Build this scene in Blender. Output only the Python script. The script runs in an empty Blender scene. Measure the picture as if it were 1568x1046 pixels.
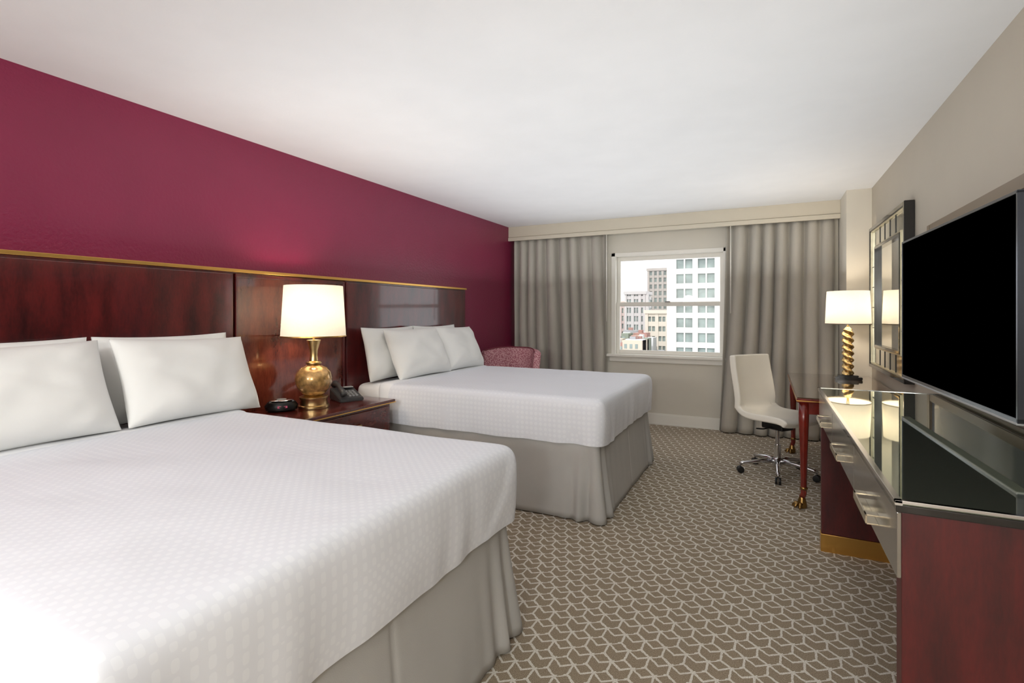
import bpy, bmesh, math, random
from mathutils import Vector, Matrix, noise
random.seed(7)
S=bpy.context.scene
try:
    S.view_settings.view_transform='Standard'
    S.view_settings.look='None'
except Exception: pass

# ------------------------------------------------------------------ materials
def lin(c):
    return tuple(((v/255)/12.92 if v/255<=0.04045 else (((v/255)+0.055)/1.055)**2.4) for v in c)+(1,)
class N:
    def __init__(s,name):
        s.m=bpy.data.materials.new(name); s.m.use_nodes=True
        s.t=s.m.node_tree; s.b=s.t.nodes['Principled BSDF']; s.out=s.t.nodes['Material Output']
    def n(s,typ,**k):
        x=s.t.nodes.new(typ)
        for a,v in k.items(): setattr(x,a,v)
        return x
    def l(s,a,b): s.t.links.new(a,b)
    def M(s,op,a,b=None,c=None):
        x=s.n('ShaderNodeMath',operation=op)
        for i,v in enumerate((a,b,c)):
            if v is None: continue
            if isinstance(v,(int,float)): x.inputs[i].default_value=v
            else: s.l(v,x.inputs[i])
        return x.outputs[0]
    def coord(s,scale=(1,1,1),rot=(0,0,0)):
        c=s.n('ShaderNodeTexCoord'); mp=s.n('ShaderNodeMapping')
        mp.inputs['Scale'].default_value=scale; mp.inputs['Rotation'].default_value=rot
        s.l(c.outputs['Object'],mp.inputs[0]); return mp.outputs[0]
    def noise(s,scale,vec=None,detail=3,rough=.5):
        x=s.n('ShaderNodeTexNoise'); x.inputs['Scale'].default_value=scale
        x.inputs['Detail'].default_value=detail; x.inputs['Roughness'].default_value=rough
        s.l(vec if vec is not None else s.coord(),x.inputs['Vector']); return x.outputs['Fac']
    def ramp(s,fac,stops):
        r=s.n('ShaderNodeValToRGB'); s.l(fac,r.inputs[0])
        e=r.color_ramp.elements
        while len(e)<len(stops): e.new(.5)
        for i,(p,c) in enumerate(stops): e[i].position=p; e[i].color=c
        return r.outputs[0]
    def mix(s,fac,a,b):
        x=s.n('ShaderNodeMix',data_type='RGBA')
        if isinstance(fac,(int,float)): x.inputs[0].default_value=fac
        else: s.l(fac,x.inputs[0])
        for i,v in ((6,a),(7,b)):
            if isinstance(v,tuple): x.inputs[i].default_value=v
            else: s.l(v,x.inputs[i])
        return x.outputs[2]
    def bump(s,h,strength=.2,dist=.01):
        x=s.n('ShaderNodeBump'); x.inputs['Strength'].default_value=strength; x.inputs['Distance'].default_value=dist
        s.l(h,x.inputs['Height']); s.l(x.outputs[0],s.b.inputs['Normal'])
def P(name,c,rough=.5,metal=0,bump=None,var=.0,vs=3,spec=.5,coat=0,coatr=.05):
    k=N(name); b=k.b; col=lin(c)
    b.inputs['Roughness'].default_value=rough; b.inputs['Metallic'].default_value=metal
    b.inputs['Specular IOR Level'].default_value=spec
    b.inputs['Coat Weight'].default_value=coat; b.inputs['Coat Roughness'].default_value=coatr
    v=max(var,.02)
    nf=k.noise(vs)
    lo=tuple(x*(1-v) for x in col[:3])+(1,); hi=tuple(min(1,x*(1+v)) for x in col[:3])+(1,)
    k.l(k.ramp(nf,[(.3,lo),(.7,hi)]),b.inputs['Base Color'])
    if bump: k.bump(k.noise(bump[0],detail=4),bump[1],bump[2])
    return k.m

m_ceil=P('ceiling_paint',(230,231,232),.85,bump=(60,.12,.004))
m_burg=P('burgundy_paint',(124,31,64),.34,bump=(55,.45,.006),var=.04,spec=.5)
m_taupe=P('taupe_paint',(178,170,155),.6,bump=(80,.15,.003))
m_beige=P('beige_paint',(212,207,194),.65,bump=(80,.1,.003))
m_trim=P('white_trim',(234,231,222),.4)
m_valance=P('valance_paint',(204,196,178),.6)
m_skirt=P('skirt_fabric',(184,182,178),.95,bump=(350,.25,.002),var=.04,spec=.1)
m_pillow=P('pillow_cotton',(233,233,230),.9,bump=(14,.10,.01),spec=.1)
m_sheet=P('sheet_cotton',(236,237,239),.9,bump=(10,.1,.01),spec=.1)
m_gold=P('brushed_gold',(226,178,100),.3,1)
m_champ=P('champagne_leaf',(212,206,184),.28,1,var=.1,vs=20)
m_brass=P('antique_brass',(214,184,130),.28,1,var=.15,vs=25)
m_nickel=P('satin_nickel',(220,210,190),.25,1)
m_bronzefoot=P('bronze_foot',(150,118,70),.3,1,var=.15,vs=25)
m_chrome=P('chrome',(215,215,218),.12,1)
m_black=P('black_plastic',(14,14,15),.4)
m_blackl=P('black_lacquer',(20,18,18),.15,coat=.5)
m_phone=P('phone_plastic',(62,62,62),.4)
m_grey=P('grey_plastic',(150,150,150),.4)
m_screen=P('tv_screen',(0,0,0),.5,spec=.0)
m_cream=P('cream_leather',(238,233,220),.45,bump=(160,.15,.002),spec=.4)
m_mirror=P('mirror_glass',(225,226,222),.02,1)
m_antmir=P('antique_mirror',(214,214,204),.12,1,var=.08,vs=12)
m_panel=P('lacquer_panel',(112,120,132),.18,coat=.4,var=.05)
m_bronze=P('bronze_wood',(120,104,84),.35)
m_drawer=P('silver_leaf_drawer',(150,146,138),.16,.75,var=.06,vs=6)

def wood(name,c1,c2,rough=.22,scale=(1.2,7,1.2),coat=.6,cr=.12,fs=3.2):
    k=N(name); v=k.coord(scale)
    f=k.noise(fs,v,6,.6); f2=k.noise(40,v,3,.6)
    ff=k.M('ADD',k.M('MULTIPLY',f,.75),k.M('MULTIPLY',f2,.25))
    k.l(k.ramp(ff,[(.34,lin(c1)),(.64,lin(c2))]),k.b.inputs['Base Color'])
    k.b.inputs['Roughness'].default_value=rough; k.b.inputs['Coat Weight'].default_value=coat
    k.b.inputs['Coat Roughness'].default_value=cr
    return k.m
m_head=wood('mahogany_veneer',(44,8,10),(98,26,26),.28,(1.2,3.2,.9),.9,.06)
m_headmid=wood('mahogany_centre',(68,24,18),(120,56,40),.2,(1.2,3.2,.9),1,.06)
m_night=wood('nightstand_wood',(60,14,12),(100,34,26),.22,(3,1,3))
m_red=wood('console_mahogany',(50,8,9),(80,17,16),.5,(5,1,1),.05)
m_desk=wood('desk_wood',(88,20,14),(134,40,26),.25,(6,6,1.2))

def coverlet_mat():
    k=N('quilted_coverlet'); sp=k.n('ShaderNodeSeparateXYZ'); k.l(k.coord((1,1,1)),sp.inputs[0])
    f=185
    a=k.M('SINE',k.M('MULTIPLY',sp.outputs[0],f)); b=k.M('SINE',k.M('MULTIPLY',sp.outputs[1],f))
    c=k.M('SINE',k.M('MULTIPLY',sp.outputs[2],f))
    h=k.M('ADD',k.M('MULTIPLY',a,b),k.M('MULTIPLY',b,c))
    h=k.M('GREATER_THAN',h,.25)
    k.l(k.ramp(h,[(.0,lin((229,231,237))),(1,lin((234,236,241)))]),k.b.inputs['Base Color'])
    k.b.inputs['Roughness'].default_value=.8; k.b.inputs['Specular IOR Level'].default_value=.2
    k.bump(k.M('ADD',k.M('MULTIPLY',h,.14),k.noise(7,detail=4)),.14,.008); return k.m
m_cover=coverlet_mat()

def carpet_mat():
    k=N('hex_carpet'); sp=k.n('ShaderNodeSeparateXYZ')
    k.l(k.coord((12.2,9.2,1),(0,0,math.radians(3))),sp.inputs[0])
    x,y=sp.outputs[0],sp.outputs[1]; M=k.M
    wob=M('MULTIPLY',M('SUBTRACT',k.noise(14),.5),.10)
    wob2=M('MULTIPLY',M('SUBTRACT',k.noise(60,detail=1),.5),.07)
    x=M('ADD',x,wob2); y=M('ADD',y,M('ADD',wob,wob2))
    ax=M('SUBTRACT',M('FLOORED_MODULO',x,1.0),.5); ay=M('SUBTRACT',M('FLOORED_MODULO',y,1.732),.866)
    bx=M('SUBTRACT',M('FLOORED_MODULO',M('SUBTRACT',x,.5),1.0),.5); by=M('SUBTRACT',M('FLOORED_MODULO',M('SUBTRACT',y,.866),1.732),.866)
    la=M('ADD',M('MULTIPLY',ax,ax),M('MULTIPLY',ay,ay)); lb=M('ADD',M('MULTIPLY',bx,bx),M('MULTIPLY',by,by))
    s=M('LESS_THAN',la,lb); ns=M('SUBTRACT',1.0,s)
    sx=M('ADD',M('MULTIPLY',ax,s),M('MULTIPLY',bx,ns)); gy=M('ADD',M('MULTIPLY',ay,s),M('MULTIPLY',by,ns))
    gx=M('ABSOLUTE',sx)
    slant=M('ADD',M('MULTIPLY',gx,.5),M('MULTIPLY',M('ABSOLUTE',gy),.866))
    hd=M('MAXIMUM',gx,slant)
    e1=M('GREATER_THAN',hd,.448)
    perp=M('ABSOLUTE',M('SUBTRACT',M('MULTIPLY',sx,.5),M('MULTIPLY',gy,.866)))
    along=M('ADD',M('MULTIPLY',sx,.866),M('MULTIPLY',gy,.5))
    bar=M('MULTIPLY',M('LESS_THAN',perp,.045),M('GREATER_THAN',along,-.02))
    perp2=M('ABSOLUTE',M('ADD',M('MULTIPLY',sx,.5),M('MULTIPLY',gy,.866)))
    along2=M('SUBTRACT',M('MULTIPLY',gy,.5),M('MULTIPLY',sx,.866))
    bar2=M('MULTIPLY',M('LESS_THAN',perp2,.045),M('GREATER_THAN',along2,-.02))
    gap=M('MULTIPLY',M('LESS_THAN',gy,-.30),M('LESS_THAN',M('ABSOLUTE',M('SUBTRACT',sx,.22)),.12))
    line=M('MAXIMUM',M('MULTIPLY',e1,M('SUBTRACT',1.0,gap)),M('MAXIMUM',bar,bar2))
    fz=k.noise(240,detail=2)
    line=M('MULTIPLY',line,M('ADD',.62,M('MULTIPLY',fz,.55)))
    base=k.ramp(fz,[(.3,lin((130,116,97))),(.7,lin((168,153,132)))])
    wht=k.ramp(fz,[(.3,lin((206,199,186))),(.7,lin((236,231,221)))])
    k.l(k.mix(line,base,wht),k.b.inputs['Base Color'])
    k.b.inputs['Roughness'].default_value=1; k.b.inputs['Specular IOR Level'].default_value=.05
    k.bump(M('ADD',M('MULTIPLY',line,.6),fz),.5,.006); return k.m
m_carpet=carpet_mat()

def curtain_mat():
    k=N('curtain_linen'); f=k.noise(8,k.coord((1,1,.15)),3)
    g=k.noise(300)
    k.l(k.ramp(k.M('ADD',k.M('MULTIPLY',f,.6),k.M('MULTIPLY',g,.4)),[(.3,lin((160,155,145))),(.7,lin((188,183,172)))]),k.b.inputs['Base Color'])
    k.b.inputs['Roughness'].default_value=.7; k.b.inputs['Sheen Weight'].default_value=.2
    k.bump(g,.1,.002); return k.m
m_curt=curtain_mat()
def armfab():
    k=N('red_weave'); c=k.coord((1,1,1),(.6,.5,.78))
    ch=k.n('ShaderNodeTexVoronoi'); ch.inputs['Scale'].default_value=70; k.l(c,ch.inputs['Vector'])
    k.l(k.ramp(ch.outputs['Distance'],[(.25,lin((158,84,98))),(.65,lin((212,164,168)))]),k.b.inputs['Base Color'])
    k.b.inputs['Roughness'].default_value=.95; k.bump(ch.outputs['Distance'],.3,.003); return k.m
m_arm=armfab()
def shade_mat(name,em):
    k=N(name); d=k.n('ShaderNodeBsdfDiffuse'); t=k.n('ShaderNodeBsdfTranslucent'); mx=k.n('ShaderNodeMixShader'); ad=k.n('ShaderNodeAddShader'); e=k.n('ShaderNodeEmission')
    w=k.ramp(k.noise(200),[(.3,lin((234,228,214))),(.7,lin((241,236,224)))])
    k.l(w,d.inputs[0]); k.l(w,t.inputs[0]); mx.inputs[0].default_value=.22
    e.inputs[0].default_value=(1,.92,.8,1); e.inputs[1].default_value=em
    k.l(d.outputs[0],mx.inputs[1]); k.l(t.outputs[0],mx.inputs[2]); k.l(mx.outputs[0],ad.inputs[0]); k.l(e.outputs[0],ad.inputs[1])
    k.l(ad.outputs[0],k.out.inputs[0]); return k.m
m_shade=shade_mat('lampshade_linen',.05)
def glass():
    k=N('window_glass'); t=k.n('ShaderNodeBsdfTransparent'); g=k.n('ShaderNodeBsdfGlossy'); mx=k.n('ShaderNodeMixShader')
    g.inputs['Roughness'].default_value=.02; mx.inputs[0].default_value=.03
    k.l(t.outputs[0],mx.inputs[1]); k.l(g.outputs[0],mx.inputs[2]); k.l(mx.outputs[0],k.out.inputs[0]); return k.m
m_glass=glass()
m_gtop=P('mirrored_glass_top',(184,192,174),.025,.92,var=.03)
def emis(name,c,s):
    k=N(name); k.b.inputs['Base Color'].default_value=lin(c); k.b.inputs['Emission Color'].default_value=lin(c); k.b.inputs['Emission Strength'].default_value=s; return k.m

# ------------------------------------------------------------------ object helpers
class G: parent=None; inv=None
def group(name,loc=(0,0,0),rz=None):
    e=bpy.data.objects.new(name,None); S.collection.objects.link(e); e.location=loc; e.empty_display_size=.1
    if rz is not None: e.rotation_euler=(0,0,rz); G.inv=None
    else: G.inv=Matrix.Translation(-Vector(loc))
    G.parent=e; return e
def endg(): G.parent=None
def obj(name,me,mats,smooth=False):
    o=bpy.data.objects.new(name,me); S.collection.objects.link(o)
    for m in (mats if isinstance(mats,(list,tuple)) else [mats]): me.materials.append(m)
    if smooth:
        for p in me.polygons: p.use_smooth=True
    if G.parent:
        o.parent=G.parent
        if G.inv is not None: o.matrix_parent_inverse=G.inv
    return o
def frombm(name,bm,mats,smooth=False):
    bmesh.ops.recalc_face_normals(bm,faces=bm.faces)
    me=bpy.data.meshes.new(name); bm.to_mesh(me); bm.free(); return obj(name,me,mats,smooth)
def addbox(bm,lo,hi,mi=0):
    vs=[bm.verts.new((x,y,z)) for x in (lo[0],hi[0]) for y in (lo[1],hi[1]) for z in (lo[2],hi[2])]
    for q in ((0,1,3,2),(4,6,7,5),(0,4,5,1),(2,3,7,6),(0,2,6,4),(1,5,7,3)):
        f=bm.faces.new([vs[i] for i in q]); f.material_index=mi
    return vs
def box(name,lo,hi,mat,bev=.0,seg=2):
    bm=bmesh.new(); addbox(bm,lo,hi)
    if bev: bmesh.ops.bevel(bm,geom=bm.edges[:],offset=bev,segments=seg,affect='EDGES',profile=.5)
    return frombm(name,bm,mat)
def boxes(name,lst,mat,bev=0):
    bm=bmesh.new()
    for it in lst:
        b2=bmesh.new(); addbox(b2,it[0],it[1],it[2] if len(it)>2 else 0)
        if bev: bmesh.ops.bevel(b2,geom=b2.edges[:],offset=bev,segments=2,affect='EDGES')
        me=bpy.data.meshes.new('t'); b2.to_mesh(me); b2.free(); bm.from_mesh(me); bpy.data.meshes.remove(me)
    return frombm(name,bm,mat)
def lathe(name,prof,c,mat,seg=40,closed=True,sx=1,sy=1):
    bm=bmesh.new(); rings=[]
    for r,z in prof:
        rings.append([bm.verts.new((c[0]+sx*r*math.cos(2*math.pi*i/seg),c[1]+sy*r*math.sin(2*math.pi*i/seg),c[2]+z)) for i in range(seg)])
    for a,b in zip(rings,rings[1:]):
        for i in range(seg): bm.faces.new((a[i],a[(i+1)%seg],b[(i+1)%seg],b[i]))
    if closed:
        bm.faces.new(rings[0]); bm.faces.new(rings[-1])
    o=frombm(name,bm,mat,True)
    mo=o.modifiers.new('es','EDGE_SPLIT'); mo.split_angle=math.radians(40)
    return o
def tube(name,pts,r,mat,seg=12):
    pts=[Vector(p) for p in pts]; rs=r if isinstance(r,(list,tuple)) else [r]*len(pts)
    bm=bmesh.new(); rings=[]
    for i,p in enumerate(pts):
        t=(pts[min(i+1,len(pts)-1)]-pts[max(i-1,0)]).normalized()
        a=t.orthogonal().normalized() if i==0 else (a-t*a.dot(t)).normalized()
        b=t.cross(a)
        rings.append([bm.verts.new(p+rs[i]*(math.cos(2*math.pi*k/seg)*a+math.sin(2*math.pi*k/seg)*b)) for k in range(seg)])
    for a_,b_ in zip(rings,rings[1:]):
        for i in range(seg): bm.faces.new((a_[i],a_[(i+1)%seg],b_[(i+1)%seg],b_[i]))
    bm.faces.new(rings[0]); bm.faces.new(rings[-1])
    return frombm(name,bm,mat,True)

# ------------------------------------------------------------------ room shell
XL,XR,YB,YF,H=-3.13,.875,6.38,-2.4,2.515
box('floor',(XL-.15,YF-.15,-.12),(XR+.15,YB+.2,0),m_carpet)
box('ceiling',(XL-.15,YF-.15,H),(XR+.15,YB+.2,H+.12),m_ceil)
box('wall_left',(XL-.15,YF-.15,0),(XL,YB+.2,H),m_burg)
box('wall_right',(XR,YF-.15,0),(XR+.15,YB+.2,H),m_taupe)
box('wall_front',(XL,YF-.15,0),(XR,YF,H),m_beige)
WX0,WX1,WZ0,WZ1=-1.76,-.40,.83,2.11
boxes('wall_back',[((XL,YB,0),(WX0,YB+.2,H)),((WX1,YB,0),(XR,YB+.2,H)),((WX0,YB,0),(WX1,YB+.2,WZ0)),((WX0,YB,WZ1),(WX1,YB+.2,H))],m_beige)
box('wall_column',(.675,5.75,0),(XR,YB,H),m_beige)
def baseb(name,lo,hi,axis):
    if axis=='y':
        boxes(name,[(lo,hi),((lo[0],lo[1]-.006,.0),(hi[0],hi[1],.02)),((lo[0],lo[1]+.006,hi[2]),(hi[0],hi[1],hi[2]+.015))],m_trim,.002)
    else:
        boxes(name,[(lo,hi)],m_trim,.003)
baseb('baseboard_back',(XL,YB-.018,0),(.67,YB,.12),'y')
baseb('baseboard_left',(XL,YF,0),(XL+.018,YB-.02,.12),'x')
baseb('baseboard_right',(XR-.018,YF,0),(XR,5.745,.12),'x')
baseb('baseboard_column',(.66,5.73,0),(XR-.02,5.75,.12),'x')
group('curtain_valance',(-1.2,6.2,2.4))
box('upper_board',(XL,6.19,2.375),(.675,6.215,H),m_valance,.002)
box('lower_lip',(XL,6.178,2.325),(.675,6.212,2.372),m_valance,.004)
box('track',(XL+.02,6.26,2.36),(.65,6.3,2.38),m_trim)
box('top_board',(XL,6.21,2.47),(.675,YB,2.49),m_valance)
endg()

# window
group('window_1',((WX0+WX1)/2,6.4,1.4))
cs=[]
cs+= [((WX0,YB-.012,WZ0),(WX0+.05,YB+.19,WZ1)),((WX1-.05,YB-.012,WZ0),(WX1,YB+.19,WZ1)),((WX0,YB-.012,WZ1-.045),(WX1,YB+.19,WZ1))]
boxes('casing',cs,m_trim,.004)
boxes('sill',[((WX0-.05,YB-.07,WZ0-.02),(WX1+.05,YB+.19,WZ0+.012)),((WX0-.02,YB-.03,WZ0-.08),(WX1+.02,YB,WZ0-.02))],m_trim,.005)
gx0,gx1=WX0+.05,WX1-.05
def sash(nm,z0,z1,ya,w=.04,wb=.05):
    boxes(nm,[((gx0,ya,z0),(gx0+w,ya+.035,z1)),((gx1-w,ya,z0),(gx1,ya+.035,z1)),((gx0+w,ya,z0),(gx1-w,ya+.035,z0+wb)),((gx0+w,ya,z1-wb),(gx1-w,ya+.035,z1))],m_trim,.004)
    box(nm+'_pane',(gx0+w,ya+.015,z0+wb),(gx1-w,ya+.02,z1-wb),m_glass)
sash('lower_sash',WZ0+.012,1.49,YB+.05)
sash('upper_sash',1.44,WZ1-.045,YB+.09)
box('latch',((gx0+gx1)/2-.03,YB+.03,1.485),((gx0+gx1)/2+.03,YB+.06,1.5),m_grey,.003)
endg()

# curtains
def curtain(name,x0,x1,z0,z1,seed,flare0=0,flare1=0):
    nx,nz=int((x1-x0)/.006),36; bm=bmesh.new(); g=[]
    for j in range(nz+1):
        tz=j/nz; z=z0+(z1-z0)*tz; row=[]
        for i in range(nx+1):
            t=i/nx; u=t*(x1-x0)
            ph=2*math.pi*u/.15+3.8*noise.noise(Vector((u*2.3,seed,tz*.45)))
            A=(.034+.014*(1-tz)**.5)*(1+.6*noise.noise(Vector((u*3,seed+5,tz*.8))))
            sn=math.sin(ph); sh=math.copysign(abs(sn)**.75,sn)
            y=6.275+A*sh+.014*noise.noise(Vector((u*8,seed,tz*2)))
            x=x0+u+.026*math.cos(ph)*(.4+.6*(1-tz))-flare0*(1-tz)**1.5*(1-t)+flare1*(1-tz)**1.5*t
            row.append(bm.verts.new((x,y,z)))
        g.append(row)
    for a,b in zip(g,g[1:]):
        for i in range(nx): bm.faces.new((a[i],a[i+1],b[i+1],b[i]))
    o=frombm(name,bm,m_curt,True); s=o.modifiers.new('s','SOLIDIFY'); s.thickness=.003
    return o
curtain('curtain',-3.07,-1.80,.015,2.355,3.3,0,.02)
curtain('curtain.001',-.42,.62,.015,2.355,9.1,.09,0)
tube('curtain_wand',[(-1.775,6.2,2.33),(-1.775,6.2,1.25)],.006,m_trim)
tube('curtain_wand.001',[(-.36,6.2,2.33),(-.36,6.2,1.35)],.006,m_trim)

# ------------------------------------------------------------------ headboard
group('headboard',(XL,2.6,.9))
def hb(nm,ya,yb,mat,xf):
    box(nm+'_core',(XL+.001,ya,.25),(xf-.012,yb,1.62),mat,.003)
    box(nm+'_face',(xf-.012,ya+.008,.26),(xf,yb-.008,1.605),mat,.006)
hb('near_panel',.28,2.155,m_head,-3.06)
hb('far_panel',3.13,4.98,m_head,-3.06)
hb('centre_panel',2.16,3.125,m_headmid,-3.075)
fx=-3.062
box('centre_moulding_top',(-3.08,2.165,1.585),(fx,3.12,1.61),m_head,.004)
box('centre_moulding_left',(-3.08,2.165,.3),(fx,2.182,1.585),m_head,.004)
box('centre_moulding_right',(-3.08,3.10,.3),(fx,3.12,1.585),m_head,.004)
box('brass_cap',(XL+.001,.28,1.616),(-3.050,4.985,1.636),m_gold,.002)
endg()

# ------------------------------------------------------------------ beds
def rounded(name,lo,hi,r,mat,step=.035,amp=.004,seed=0,hem=True,bulge=.012,flap=False):
    nx=max(4,int((hi[0]-lo[0])/step)); ny=max(4,int((hi[1]-lo[1])/step)); nz=max(4,int((hi[2]-lo[2])/step))
    bm=bmesh.new(); V={}
    def v(i,j,k):
        key=(i,j,k)
        if key in V: return V[key]
        p=Vector((lo[0]+(hi[0]-lo[0])*i/nx,lo[1]+(hi[1]-lo[1])*j/ny,lo[2]+(hi[2]-lo[2])*k/nz))
        q=Vector((min(max(p.x,lo[0]+r),hi[0]-r),min(max(p.y,lo[1]+r),hi[1]-r),min(p.z,hi[2]-r)))
        d=p-q
        n=d.normalized() if d.length>1e-6 else Vector((0,0,1))
        pp=q+n*r if d.length>1e-6 else p
        tz=(p.z-lo[2])/(hi[2]-lo[2])
        dn=noise.noise(Vector((p.x*3+seed,p.y*3,p.z*4)))*amp*2+noise.noise(Vector((p.x*9+seed,p.y*9,p.z*9)))*amp*.6
        pp=pp+n*(dn+ (bulge*math.sin(math.pi*tz) if abs(n.z)<.5 else 0))
        if n.z<.3 and hem:
            s=(p.x+p.y)
            pp=pp+Vector((n.x,n.y,0))*(.012*noise.noise(Vector((s*9,seed,1.0)))*(1-tz)*1.5)
            pp.z+=.012*noise.noise(Vector((s*3.1,seed+4,2.0)))*(1-tz)
        if flap and n.x>.8 and n.z<.5:
            dy=min(p.y-lo[1],hi[1]-p.y)
            if dy<.03+.24*(1-tz): pp.x+=.009
        V[key]=bm.verts.new(pp); return V[key]
    for i in range(nx):
        for j in range(ny): bm.faces.new((v(i,j,nz),v(i+1,j,nz),v(i+1,j+1,nz),v(i,j+1,nz)))
    for k in range(nz):
        for i in range(nx):
            bm.faces.new((v(i,0,k),v(i+1,0,k),v(i+1,0,k+1),v(i,0,k+1))); bm.faces.new((v(i,ny,k),v(i,ny,k+1),v(i+1,ny,k+1),v(i+1,ny,k)))
        for j in range(ny):
            bm.faces.new((v(0,j,k),v(0,j,k+1),v(0,j+1,k+1),v(0,j+1,k))); bm.faces.new((v(nx,j,k),v(nx,j+1,k),v(nx,j+1,k+1),v(nx,j,k+1)))
    bmesh.ops.remove_doubles(bm,verts=bm.verts,dist=.0008)
    o=frombm(name,bm,mat,True); s=o.modifiers.new('s','SUBSURF'); s.levels=1; s.render_levels=1
    return o
def skirt(name,x0,x1,y0,y1,z0,z1,seed):
    r=.05; pts=[]; corners=[(x1-r,y0+r,-90),(x1-r,y1-r,0)]
    def seg(a,b,n):
        L=(Vector(b)-Vector(a)).length; c=max(2,int(L/.012))
        for i in range(c):
            t=i/c; p=Vector(a).lerp(Vector(b),t); pts.append((p,Vector(n),None))
    seg((x0,y0),(x1-r,y0),(0,-1))
    for (cx,cy,a0) in corners:
        for i in range(12):
            a=math.radians(a0+90*i/12); n=Vector((math.cos(a),math.sin(a))); pts.append((Vector((cx,cy))+n*r,n,None))
        if a0==-90: seg((x1,y0+r),(x1,y1-r),(1,0))
    seg((x1-r,y1),(x0,y1),(0,1))
    pts.append((Vector((x0,y1)),Vector((0,1)),None))
    s=[0]
    for a,b in zip(pts,pts[1:]): s.append(s[-1]+(b[0]-a[0]).length)
    ic=[min(range(len(pts)),key=lambda i:(pts[i][0]-Vector(c)).length) for c in ((x1-r*.3,y0+r*.3),(x1-r*.3,y1-r*.3),(x1,(y0+y1)/2),((x0+x1)/2,y0),((x0+x1)/2,y1))]
    nz=14; bm=bmesh.new(); g=[]
    for k in range(nz+1):
        t=k/nz; z=z0+(z1-z0)*t; row=[]
        for i,(p,n,_) in enumerate(pts):
            off=.045*(1-t)**1.2
            for ci,c in enumerate(ic):
                ds=s[i]-s[c]
                if ci<2: off+=(1-t)**.9*.036*math.exp(-(ds/.15)**2)*math.cos(ds*2*math.pi/.11)
                else: off-=(1-t)**.3*.010*math.exp(-(ds/.010)**2)
            off+=.010*(1-t)*noise.noise(Vector((s[i]*2.6,seed,t*.6)))+.0015*noise.noise(Vector((s[i]*14,seed,t*1.5)))
            row.append(bm.verts.new((p.x+n.x*off,p.y+n.y*off,z)))
        g.append(row)
    for a,b in zip(g,g[1:]):
        for i in range(len(pts)-1): bm.faces.new((a[i],a[i+1],b[i+1],b[i]))
    o=frombm(name,bm,m_skirt,True); m=o.modifiers.new('s','SOLIDIFY'); m.thickness=.003; return o
def bed(name,ya,yb,seed,xf):
    group(name,(-2,(ya+yb)/2,.0))
    box('box_spring',(-3.04,ya+.03,.12),(-1.02,yb-.03,.50),m_skirt,.02)
    skirt('bed_skirt',-3.04,xf-.03,ya,yb,.008,.51,seed)
    rounded('mattress',(-3.045,ya-.002,.50),(-2.3,yb+.002,.775),.06,m_sheet,amp=.002,seed=seed+3,bulge=.0)
    rounded('coverlet',(-2.72,ya-.02,.488),(xf,yb+.02,.797),.05,m_cover,step=.03,amp=.0035,seed=seed,flap=True)
    rounded('sheet_band',(-2.80,ya-.024,.56),(-2.62,yb+.024,.804),.055,m_sheet,amp=.003,seed=seed+8,bulge=.0)
    for i,(px,py) in enumerate(((-1.08,ya+.08),(-1.08,yb-.08),(-2.9,ya+.08),(-2.9,yb-.08))):
        lathe('foot_%d'%(i+1),[(.03,0),(.03,.12)],(px,py,0),m_black,16)
    endg()
bed('bed',.42,1.94,1.7,-.95)
bed('bed.001',3.21,4.76,6.1,-.945)

def pillow(name,yc,x,z,w=.70,h=.46,T=.085,tilt=22,seed=0,rz=0,roll=0):
    n=36; bm=bmesh.new(); F=[[None]*(n+1) for _ in range(n+1)]; B=[[None]*(n+1) for _ in range(n+1)]
    ct,st=math.cos(math.radians(tilt)),math.sin(math.radians(tilt))
    R=Matrix.Rotation(math.radians(rz),3,'Z')
    Rl=Matrix.Rotation(math.radians(roll),3,'X')
    def pos(u,v,sd):
        a=w/2*u*(1-.05*(1-v*v)); b=h/2*v*(1-.06*(1-u*u))
        th=T*max(0,(1-abs(u)**3.2)*(1-abs(v)**3.2))**.5
        th*=1+.22*noise.noise(Vector((u*1.6+seed,v*1.6,sd)))-.14*v
        edge=max(abs(u),abs(v))
        wr=.007*noise.noise(Vector((u*3+seed*2,v*3,sd*3)))*(1-edge**4)
        cu=(abs(u)+abs(v)-1.0)
        wr+=.006*math.sin(9*(u*1.3-v)+seed)*max(0,cu)*(1-edge)*5
        wr-=.007*math.exp(-((u*.5+v*.8-.25*math.sin(seed*3+1))/.09)**2)*(1-edge**2)*(.5+.5*math.sin(u*2+seed))
        th+=wr
        if edge>.999: th=.004
        L=Vector((sd*th,a,b)); L=Rl@L
        L=Vector((L.x*ct-L.z*st, L.y, L.x*st+L.z*ct))
        L=R@L
        return L+Vector((x,yc,z+h/2*ct))
    for i in range(n+1):
        for j in range(n+1):
            u=-math.cos(math.pi*i/n); v=-math.cos(math.pi*j/n)
            F[i][j]=bm.verts.new(pos(u,v,1)); B[i][j]=F[i][j] if i in(0,n) or j in (0,n) else bm.verts.new(pos(u,v,-1))
    for i in range(n):
        for j in range(n):
            bm.faces.new((F[i][j],F[i+1][j],F[i+1][j+1],F[i][j+1])); bm.faces.new((B[i][j],B[i][j+1],B[i+1][j+1],B[i+1][j]))
    return frombm(name,bm,m_pillow,True)
pl=[(.97,0,1,.0),(1.71,1,2,-.02),(3.73,2,-3,-.17),(4.40,3,2,-.14)]
names=['pillow']+['pillow.%03d'%i for i in range(1,8)]
k=0
for yc,sd,rzz,bo in pl:
    pillow(names[k],yc,-2.78,.80,w=.71,h=.455,T=.10,tilt=24,seed=sd*3.1,rz=rzz,roll=-1.5 if sd%2 else 1); k+=1
    pillow(names[k],yc+bo,-2.935,.79,w=.70,h=.455,T=.065,tilt=13,seed=sd*3.1+1.3,rz=-rzz*.3); k+=1

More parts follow.
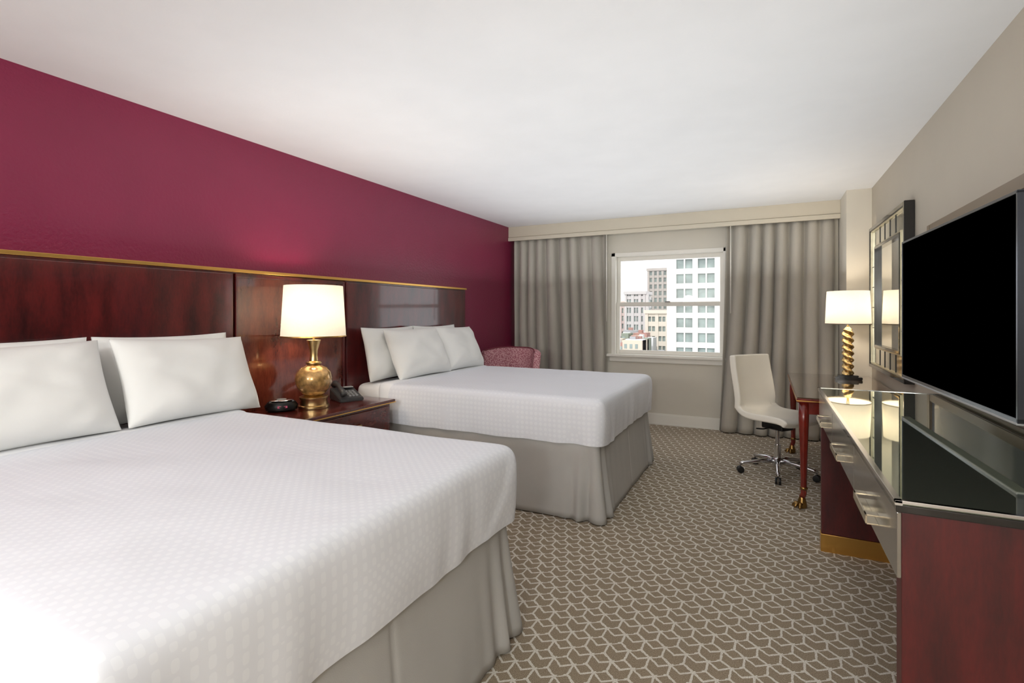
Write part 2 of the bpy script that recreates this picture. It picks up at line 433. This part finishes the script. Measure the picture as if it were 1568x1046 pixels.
# ------------------------------------------------------------------ nightstand
group('nightstand',(-2.79,2.65,0))
box('top',(-3.05,2.14,.672),(-2.53,3.10,.70),m_night,.006)
box('cabinet',(-3.04,2.17,.12),(-2.56,3.07,.672),m_night,.004)
box('drawer_front',(-2.562,2.20,.47),(-2.545,3.04,.655),m_night,.006)
box('lower_drawer_front',(-2.562,2.20,.15),(-2.545,3.04,.455),m_night,.006)
tube('pull',[(-2.545,2.5,.57),(-2.525,2.51,.57),(-2.525,2.73,.57),(-2.545,2.74,.57)],.006,m_brass)
box('brass_edge',(-2.53,2.14,.676),(-2.526,3.10,.682),m_gold)
for i,(a,b) in enumerate(((-3.0,2.2),(-2.6,2.2),(-3.0,3.03),(-2.6,3.03))): box('foot_%d'%(i+1),(a-.025,b-.025,0),(a+.025,b+.025,.12),m_night,.004)
endg()
# table lamp 1
LX,LY=-2.80,2.56
group('table_lamp',(LX,LY,.7))
lathe('brass_base',[(.098,.0),(.1,.005),(.1,.018),(.09,.024),(.088,.06),(.094,.068),(.094,.078),(.06,.088)],(LX,LY,.701),m_brass)
lathe('globe_body',[(.055,.085),(.075,.1),(.105,.135),(.12,.175),(.122,.205),(.112,.245),(.085,.275),(.05,.292),(.04,.3)],(LX,LY,.701),P('mottled_gold_glass',(190,150,92),.16,.5,var=.4,vs=34,coat=.6))
lathe('neck',[(.04,.3),(.052,.305),(.052,.313),(.03,.322),(.024,.36),(.028,.40),(.042,.45),(.046,.465),(.02,.468)],(LX,LY,.701),m_brass)
lathe('stem',[(.008,.46),(.008,.60)],(LX,LY,.701),m_brass,16)
lathe('shade',[(.212,0),(.192,.345)],(LX,LY,1.195),m_shade,64,False)
lathe('shade_rim_bottom',[(.2125,0),(.2145,0),(.2145,.008),(.2125,.008)],(LX,LY,1.19),m_gold,64,False)
tube('shade_spider',[(LX-.193,LY,1.5),(LX,LY,1.52),(LX+.193,LY,1.5)],.002,m_brass)
lathe('bulb',[(.012,0),(.016,.03),(.03,.06),(.034,.085),(.024,.11),(.004,.12)],(LX,LY,1.24),m_shade,20)
endg()
# telephone
group('telephone',(-2.83,2.90,.701),math.radians(-25))
bm=bmesh.new()
pr=[(-.11,0),(.11,0),(.11,.025),(-.11,.085)]
va=[bm.verts.new((x,-.09,z)) for x,z in pr]; vb=[bm.verts.new((x,.09,z)) for x,z in pr]
bm.faces.new(va); bm.faces.new(vb)
for i in range(4): bm.faces.new((va[i],va[(i+1)%4],vb[(i+1)%4],vb[i]))
bmesh.ops.bevel(bm,geom=bm.edges[:],offset=.006,segments=2,affect='EDGES')
frombm('body',bm,m_phone)
bmk=[]
for r in range(4):
    for c in range(3):
        x=.07-r*.028; z=.025+(.11-x)*.273+.002; y=.0+c*.026
        bmk.append(((x-.009,y-.009,z-.004),(x+.009,y+.009,z+.006)))
boxes('keys',bmk,m_grey,.002)
box('faceplate',(-.085,.0,.082),(-.045,.07,.09),m_grey,.002)
tube('handset',[(-.1,-.06,.10),(-.08,-.06,.122),(0,-.06,.108),(.08,-.06,.078),(.105,-.06,.05)],[.022,.02,.013,.02,.022],m_phone,14)
endg()
# alarm clock (round dock style)
group('alarm_clock',(-2.90,2.38,.701),math.radians(-35))
lathe('body',[(.07,0),(.085,.01),(.09,.035),(.075,.06),(.045,.068)],(0,0,0),m_black,32,True,.8,1.15)
lathe('ring',[(.058,.066),(.064,.07),(.058,.074)],(0,0,.0),m_chrome,32,True,.8,1.15)
box('display',(.064,-.03,.026),(.070,.03,.040),emis('clock_digits',(190,80,110),.25),.002)
lathe('dial',[(.03,.06),(.03,.078),(.01,.08)],(0,0,0),m_grey,24,True)
boxes('buttons',[((-.02,-.075,.05),(-.005,-.06,.066)),((.01,-.075,.05),(.025,-.06,.066)),((-.02,.06,.05),(-.005,.075,.066)),((.01,.06,.05),(.025,.075,.066))],m_grey,.002)
endg()

# ------------------------------------------------------------------ armchair in the corner
group('armchair',(-2.71,5.3,0))
box('seat_base',(-3.0,4.98,.12),(-2.40,5.58,.36),m_arm,.03,3)
box('seat_cushion',(-2.93,4.95,.35),(-2.47,5.46,.48),m_arm,.045,4)
n=24; rows=[]; bm=bmesh.new()
for k_ in range(9):
    t=k_/8; z=.3+.64*t; row=[]
    for i in range(n+1):
        u=-1+2*i/n
        xx=-2.70+u*(.285+.04*t); yy=5.50+.07*t-.22*abs(u)**3.5
        crown=-.035*abs(u)**4*t
        row.append(bm.verts.new((xx,yy,z+crown)))
    rows.append(row)
for a,b in zip(rows,rows[1:]):
    for i in range(n): bm.faces.new((a[i],a[i+1],b[i+1],b[i]))
o=frombm('curved_back',bm,m_arm,True); s_=o.modifiers.new('s','SOLIDIFY'); s_.thickness=.08; s_.offset=1; s_=o.modifiers.new('b','BEVEL'); s_.width=.02; s_.segments=3
pp=[]
for i in range(n+1):
    u=-1+2*i/n; pp.append((-2.70+u*.325,5.57-.22*abs(u)**3.5,.945-.035*abs(u)**4))
tube('piping',pp,.006,P('piping_red',(120,40,56),.7),8)
for nm,x in (('arm_left',-3.02),('arm_right',-2.47)):
    box(nm,(x,4.98,.3),(x+.09,5.45,.66),m_arm,.03,3)
for i,(a,b) in enumerate(((-2.97,5.02),(-2.42,5.02),(-2.97,5.54),(-2.42,5.54))): lathe('leg_%d'%(i+1),[(.015,0),(.025,.13)],(a,b,0),m_night,16)
endg()

# ------------------------------------------------------------------ console / dresser
CX0,CX1,CY0,CY1=.275,.855,1.455,3.45
group('tv_console',(.56,2.45,0))
box('end_panel_near',(CX0+.004,CY0+.004,.0),(CX1,CY0+.06,.892),m_red,.003)
box('end_panel_far',(CX0+.004,CY1-.06,.1),(CX1,CY1-.004,.892),m_red,.003)
box('brass_plinth_far',(CX0,CY1-.064,0),(CX1,CY1,.10),m_gold,.002)
box('drawer_case',(CX0+.014,CY0+.06,.725),(CX1,CY1-.06,.892),m_red,.002)
dw=(CY1-CY0-.012)/3
for i in range(3):
    a=CY0+.006+i*dw
    box('drawer_front_%d'%(i+1),(CX0-.004,a+.004,.735),(CX0+.014,a+dw-.004,.888),m_drawer,.002)
    c=a+dw/2
    boxes('pull_%d'%(i+1),[((CX0-.034,c-.11,.775),(CX0-.030,c+.11,.802)),((CX0-.034,c-.11,.798),(CX0-.004,c-.08,.802)),((CX0-.034,c+.08,.798),(CX0-.004,c+.11,.802)),((CX0-.034,c-.11,.775),(CX0-.004,c+.11,.779))],m_nickel,.001)
box('top_frame',(CX0-.008,CY0-.004,.892),(CX1+.002,CY1+.004,.910),m_blackl,.002)
boxes('steel_edge',[((CX0-.011,CY0-.007,.909),(CX0+.004,CY1+.007,.921)),((CX0-.011,CY0-.007,.914),(CX1,CY0+.006,.921)),((CX0-.011,CY1-.008,.909),(CX1,CY1+.007,.921))],m_chrome,.001)
box('glass_top',(CX0+.004,CY0+.006,.910),(CX1,CY1-.008,.919),m_gtop)
endg()
# wall panel behind tv
group('wall_panel',(.86,2.7,1.4))
PY0,PY1,PZ0,PZ1=1.5,3.82,.95,1.87
box('lacquer_field',(.862,PY0+.05,PZ0+.04),(.874,PY1-.05,PZ1-.05),m_panel)
boxes('bronze_frame',[((.85,PY0,PZ0),(.874,PY0+.06,PZ1)),((.85,PY1-.06,PZ0),(.874,PY1,PZ1)),((.85,PY0+.06,PZ1-.06),(.874,PY1-.06,PZ1)),((.85,PY0+.06,PZ0),(.874,PY1-.06,PZ0+.05))],m_bronze,.004)
endg()
# television
tc=Vector((.648,2.643,1.37)); ang=math.atan2(.041,1.234)
group('television',tc,ang)
W2,H2=.617,.345
box('chassis',(.004,-W2,-H2),(.045,W2,H2),m_black,.006)
box('electronics_bulge',(.04,-.38,-.24),(.085,.38,.18),m_black,.012)
boxes('bezel',[((-.004,-W2-.002,-H2-.002),(.014,W2+.002,-H2+.012)),((-.004,-W2-.002,H2-.008),(.014,W2+.002,H2+.002)),((-.004,-W2-.002,-H2),(.014,-W2+.008,H2)),((-.004,W2-.008,-H2),(.014,W2+.002,H2))],P('gunmetal',(90,93,100),.25,.9),.001)
box('screen',(-.001,-W2+.008,-H2+.012),(.008,W2-.008,H2-.008),m_screen)
box('bottom_strip',(-.006,-W2,-H2-.008),(.03,W2,-H2),m_grey,.002)
box('mount_arm',(.08,-.05,-.06),(.2,.05,.04),m_black,.004)
box('mount_plate',(.19,-.12,-.12),(.2,.12,.12),m_black,.002)
endg()

# ------------------------------------------------------------------ mirror
group('wall_mirror',(.86,4.85,1.48))
a0,a1,b0,b1=4.2,5.5,.88,2.10
def ring(nm,ya,yb,za,zb,w,x0,x1,mat,bev=.003):
    boxes(nm,[((x0,ya,za),(x1,ya+w,zb)),((x0,yb-w,za),(x1,yb,zb)),((x0,ya+w,za),(x1,yb-w,za+w)),((x0,ya+w,zb-w),(x1,yb-w,zb))],mat,bev)
ring('outer_frame',a0,a1,b0,b1,.03,.815,.874,m_blackl)
ring('outer_bead',a0+.03,a1-.03,b0+.03,b1-.03,.012,.822,.874,m_champ)
ring('mirrored_border',a0+.042,a1-.042,b0+.042,b1-.042,.13,.838,.874,m_antmir)
ring('inner_bead',a0+.172,a1-.172,b0+.172,b1-.172,.012,.828,.874,m_champ)
ring('inner_frame',a0+.184,a1-.184,b0+.184,b1-.184,.02,.824,.874,m_blackl)
box('glass',(.85,a0+.2,b0+.2),(.872,a1-.2,b1-.2),m_mirror)
strips=[]
for i in range(1,5):
    z=b0+.17+(b1-b0-.34)*i/5
    for y in (a0+.042,a1-.172): strips.append(((.834,y,z-.003),(.84,y+.13,z+.003)))
for i in range(1,5):
    y=a0+.17+(a1-a0-.34)*i/5
    for z in (b0+.042,b1-.172): strips.append(((.834,y-.003,z),(.84,y+.003,z+.13)))
boxes('border_strips',strips,m_black)
endg()

# ------------------------------------------------------------------ desk
group('writing_desk',(.53,4.88,0))
DX0,DX1,DY0,DY1=.185,.85,4.04,5.70
box('top',(DX0,DY0,.735),(DX1,DY1,.765),m_desk,.006)
box('glass_sheet',(DX0+.004,DY0+.004,.765),(DX1-.004,DY1-.004,.771),P('desk_glass',(120,96,74),.05,.55,coat=1))
box('brass_band',(DX0-.002,DY0-.002,.745),(DX1,DY1+.002,.751),m_gold)
boxes('apron',[((DX0+.03,DY0+.03,.655),(DX0+.05,DY1-.03,.735)),((DX1-.05,DY0+.03,.655),(DX1-.03,DY1-.03,.735)),((DX0+.03,DY0+.03,.655),(DX1-.03,DY0+.05,.735)),((DX0+.03,DY1-.05,.655),(DX1-.03,DY1-.03,.735))],m_desk,.002)
for i,(x,y) in enumerate(((DX0+.045,DY0+.045),(DX0+.045,DY1-.045),(DX1-.045,DY0+.045),(DX1-.045,DY1-.045))):
    tube('leg_%d'%(i+1),[(x,y,.74),(x,y,.6),(x,y,.4),(x-.0,y,.2),(x,y,.1),(x-.01,y,.075)],[.034,.032,.025,.02,.019,.021],m_desk,20)
    lathe('leg_collar_%d'%(i+1),[(.022,0),(.026,.006),(.026,.012),(.022,.018)],(x,y,.13),m_bronzefoot,20)
    lathe('paw_%d'%(i+1),[(.026,.0),(.032,.012),(.028,.04),(.020,.07),(.016,.085)],(x-.01,y,0.002),m_bronzefoot,20)
    for t_ in range(3):
        aa=math.radians(215+(t_-1)*38)
        dx,dy=math.cos(aa),math.sin(aa)
        tube('toe_%d_%d'%(i+1,t_+1),[(x-.01+dx*.018,y+dy*.018,.032),(x-.01+dx*.04,y+dy*.04,.028),(x-.01+dx*.056,y+dy*.056,.012),(x-.01+dx*.060,y+dy*.060,.004)],[.013,.012,.009,.003],m_bronzefoot,10)
endg()
# desk lamp
LX2,LY2=.64,5.36
group('table_lamp.001',(LX2,LY2,.771))
boxes('black_base',[((LX2-.10,LY2-.07,.772),(LX2+.10,LY2+.07,.797)),((LX2-.075,LY2-.05,.797),(LX2+.075,LY2+.05,.81))],m_blackl,.003)
bm=bmesh.new(); rings=[]; seg=32; nr=110
for j in range(nr+1):
    t=j/nr; z=.81+.40*t
    row=[]
    for i in range(seg):
        a=2*math.pi*i/seg
        r=.038+.009*math.sin(2*a*1+t*2*math.pi*7.0)
        row.append(bm.verts.new((LX2+r*math.cos(a),LY2+r*math.sin(a),z)))
    rings.append(row)
for a,b in zip(rings,rings[1:]):
    for i in range(seg): bm.faces.new((a[i],a[(i+1)%seg],b[(i+1)%seg],b[i]))
bm.faces.new(rings[0]); bm.faces.new(rings[-1])
frombm('twisted_column',bm,m_brass,True)
lathe('neck',[(.03,1.21),(.02,1.225),(.009,1.235),(.009,1.4)],(LX2,LY2,0),m_brass,20)
lathe('shade',[(.215,0),(.2,.285)],(LX2,LY2,1.26),m_shade,64,False,.8,1)
lathe('shade_rim_bottom',[(.2155,0),(.218,0),(.218,.008),(.2155,.008)],(LX2,LY2,1.254),m_bronze,64,False,.8,1)
tube('shade_spider',[(LX2,LY2-.2,1.5),(LX2,LY2,1.51),(LX2,LY2+.2,1.5)],.002,m_brass)
lathe('bulb',[(.012,0),(.016,.03),(.03,.06),(.034,.085),(.024,.11),(.004,.12)],(LX2,LY2,1.26),m_shade,20)
endg()

# ------------------------------------------------------------------ office chair
ca=math.atan2(-.62,.78)
group('office_chair',(.08,4.85,0),ca)
prof=[(-.30,.985,.222),(-.295,.93,.226),(-.275,.82,.230),(-.25,.70,.230),(-.235,.60,.232),(-.215,.53,.234),(-.16,.485,.238),(-.08,.475,.243),(.04,.48,.245),(.14,.485,.243),(.21,.48,.238),(.245,.455,.23)]
bm=bmesh.new(); rows=[]; nv=16
for (x,z,hw) in prof:
    row=[]
    for i in range(nv+1):
        v_=-1+2*i/nv
        lift=.03*abs(v_)**3
        isb=1 if z>.55 else 0
        row.append(bm.verts.new((x+(lift if isb else 0),v_*hw,z+(lift*.6 if not isb else 0))))
    rows.append(row)
for a,b in zip(rows,rows[1:]):
    for i in range(nv): bm.faces.new((a[i],a[i+1],b[i+1],b[i]))
o=frombm('padded_shell',bm,m_cream,True)
q=o.modifiers.new('s','SOLIDIFY'); q.thickness=.055; q.offset=0
q=o.modifiers.new('b','BEVEL'); q.width=.014; q.segments=3; q.limit_method='ANGLE'; q.angle_limit=math.radians(50)
q=o.modifiers.new('ss','SUBSURF'); q.levels=1; q.render_levels=2
box('mechanism',(-.10,-.07,.38),(.10,.07,.445),m_black,.01)
tube('height_lever',[(.0,-.05,.40),(.0,-.17,.395),(.01,-.26,.41)],.006,m_black)
lathe('gas_lift',[(.026,.1),(.026,.25),(.016,.25),(.016,.39)],(0,0,0),m_chrome,24)
lathe('hub',[(.035,.07),(.04,.08),(.038,.13),(.03,.14)],(0,0,0),m_chrome,24)
for i in range(5):
    a=math.radians(72*i+54)-ca*1; c,s=math.cos(a),math.sin(a)
    tube('spoke_%d'%(i+1),[(c*.02,s*.02,.115),(c*.15,s*.15,.105),(c*.27,s*.27,.085),(c*.30,s*.30,.078)],[.022,.018,.013,.014],m_chrome,14)
    tube('caster_pin_%d'%(i+1),[(c*.295,s*.295,.085),(c*.295,s*.295,.05)],.007,m_chrome,10)
    for sg in (-1,1):
        px,py=c*.295-s*.013*sg,s*.295+c*.013*sg
        ax=Vector((-s,c,0))*.009
        tube('caster_%d_%s'%(i+1,'a' if sg<0 else 'b'),[Vector((px,py,.0275))-ax,Vector((px,py,.0275))-ax*.9,Vector((px,py,.0275))+ax*.9,Vector((px,py,.0275))+ax],[.022,.027,.027,.022],m_black,20)
endg()

# wall outlet on column
group('wall_outlet',(.67,6.0,1.0))
box('plate',(.668,5.95,.93),(.675,6.03,1.05),m_trim,.003)
boxes('sockets',[((.665,5.975,.95),(.669,6.005,.98)),((.665,5.975,1.0),(.669,6.005,1.03))],m_grey,.001)
endg()

# ------------------------------------------------------------------ city outside
m_stone=P('pale_stone',(224,221,214),.9,var=.05,vs=.2)
m_win=P('building_glass',(130,143,139),.5,var=.3,vs=.35)
def tower(bm,x0,x1,yf,yb,z0,z1,fl=3.3,sp=1.2,bay=4.6,pier=1.1,mull=.3,corner=2.0):
    addbox(bm,(x0+.3,yf+.6,z0),(x1-.3,yb-.3,z1-.5),1)
    z=z0
    while z<z1-sp: addbox(bm,(x0,yf+.25,z),(x1,yb,z+sp),0); z+=fl
    addbox(bm,(x0-.4,yf-.3,z1-1.2),(x1+.4,yb+.3,z1),0)
    addbox(bm,(x0,yf,z0),(x0+corner,yf+2,z1-1),0); addbox(bm,(x1-corner,yf,z0),(x1,yf+2,z1-1),0)
    x=x0+corner
    while x<x1-corner-.1:
        c=x+bay
        addbox(bm,(c-pier,yf+.1,z0),(c,yf+1,z1-1),0)
        mid=x+(bay-pier)/2
        addbox(bm,(mid-mull/2,yf+.3,z0),(mid+mull/2,yf+1,z1-1),0)
        x+=bay
    y=yf+2
    while y<yb-3:
        addbox(bm,(x0,y,z0),(x0+.8,y+1.4,z1-1),0); addbox(bm,(x1-.8,y,z0),(x1,y+1.4,z1-1),0); y+=4
bm=bmesh.new(); tower(bm,-20.3,12,120,150,-36,30)
for zz in (-9.8,3.4,16.6): addbox(bm,(-20.5,119.7,zz),(12.2,120.3,zz+.5),0)
frombm('office_building',bm,[m_stone,m_win])
m_dkst=P('brown_stone',(166,160,153),.9,var=.05,vs=.2)
bm=bmesh.new(); tower(bm,-51.5,-40,250,275,-36,23,fl=3.2,sp=1.2,bay=2.2,pier=.9,mull=.01,corner=1); frombm('office_building.001',bm,[m_dkst,m_win])
m_brick=P('pink_brick',(192,174,168),.9,var=.1,vs=.2)
bm=bmesh.new(); tower(bm,-70,-53,215,240,-36,6.5,corner=1.2); frombm('office_building.002',bm,[m_brick,m_win])
bm=bmesh.new(); tower(bm,-50,-42,200,212,-36,10,corner=.8,bay=2.8); frombm('office_building.004',bm,[P('grey_stone',(190,187,184),.9),m_win])
bm=bmesh.new(); tower(bm,-37,-28,176,188,-36,2.5,corner=1,bay=3.4,sp=1.6); frombm('office_building.003',bm,[P('cream_stone',(214,206,192),.9),m_win])
cols=[P('roof_white',(220,220,220),.9),P('roof_grey',(160,160,162),.9),P('roof_brick',(168,130,120),.9),P('roof_tan',(200,188,170),.9),m_win,P('roof_pale',(194,194,200),.9),P('roof_green',(140,148,134),.9)]
random.seed(33)
bm=bmesh.new()
for i in range(230):
    y=random.uniform(112,164); d0=y/.78
    w=random.uniform(1.6,4.6); dpt=random.uniform(3,7)
    x=-(d0*random.uniform(.165,.34)); x=min(x,-24.5-w)
    d=.8956*y-.445*x
    top=1.35-d*(.028+.055*random.random()+.02*(168-y)/56)
    c=random.choice([0,0,1,2,3,3,0,5,6]); addbox(bm,(x,y,-36),(x+w,y+dpt,top),c)
    z=top-1.8
    for _ in range(4):
        xx=x+.4
        while xx<x+w-.9: addbox(bm,(xx,y-.06,z),(xx+.6,y,z+1.0),4); xx+=1.2
        z-=2.0
    if random.random()<.7:
        addbox(bm,(x+w*.3,y+dpt*.3,top),(x+w*.6,y+dpt*.6,top+.8),random.choice([1,0,2]))
frombm('city_blocks',bm,cols)
box('street_ground',(-200,30,-36.5),(120,420,-36),P('asphalt',(150,150,152),.9,var=.1,vs=.1))

# ------------------------------------------------------------------ lights
w=bpy.data.worlds.new('world'); S.world=w; w.use_nodes=True
bg=w.node_tree.nodes['Background']; bg.inputs[0].default_value=(.95,.97,1,1); bg.inputs[1].default_value=2.0
def light(name,typ,loc,e,col=(1,1,1),**k):
    l=bpy.data.lights.new(name,typ); l.energy=e; l.color=col
    for a,v in k.items(): setattr(l,a,v)
    o=bpy.data.objects.new(name,l); S.collection.objects.link(o); o.location=loc; return o
sun=light('sun','SUN',(0,-20,60),1.8,(1,.98,.95),angle=.05); sun.rotation_euler=(math.radians(50),0,math.radians(-25))
light('table_lamp_light','POINT',(LX,LY,1.37),9,(1,.86,.7),shadow_soft_size=.05)
light('desk_lamp_light','POINT',(LX2,LY2,1.40),9.5,(1,.86,.7),shadow_soft_size=.05)
# added fill without a fixture: broad area light bouncing off the ceiling (faces up)
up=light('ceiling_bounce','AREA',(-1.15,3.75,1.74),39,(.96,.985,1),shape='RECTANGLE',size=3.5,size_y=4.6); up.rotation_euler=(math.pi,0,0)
# invented torchieres, unseen behind the camera, added to carry fill light
def fill_stand(name,x,y):
    group(name,(x,y,0))
    lathe('base',[(.15,0),(.15,.015),(.03,.03)],(x,y,0),m_brass,32)
    lathe('pole',[(.012,.02),(.012,1.42)],(x,y,0),m_brass,16)
    lathe('bowl',[(.02,1.42),(.08,1.45),(.11,1.50),(.105,1.50),(.07,1.46),(.02,1.435)],(x,y,0),m_brass,32)
    endg()
fill_stand('added_floor_lamp',-1.9,-1.6); fill_stand('added_floor_lamp.001',.1,-1.6)
light('added_fill_light','POINT',(-1.9,-1.6,1.7),98,(.97,.99,1),shadow_soft_size=.14)
light('added_fill_light.001','POINT',(.1,-1.6,1.7),100,(.97,.99,1),shadow_soft_size=.14)

# ------------------------------------------------------------------ camera
cd=bpy.data.cameras.new('camera'); cam=bpy.data.objects.new('camera',cd); S.collection.objects.link(cam)
cam.location=(0,0,1.35); cam.rotation_euler=(math.radians(90),0,math.radians(26.42))
cd.sensor_width=36; cd.lens=36*785/1568; cd.shift_y=-43/1568; cd.clip_start=.05; cd.clip_end=800
S.camera=cam
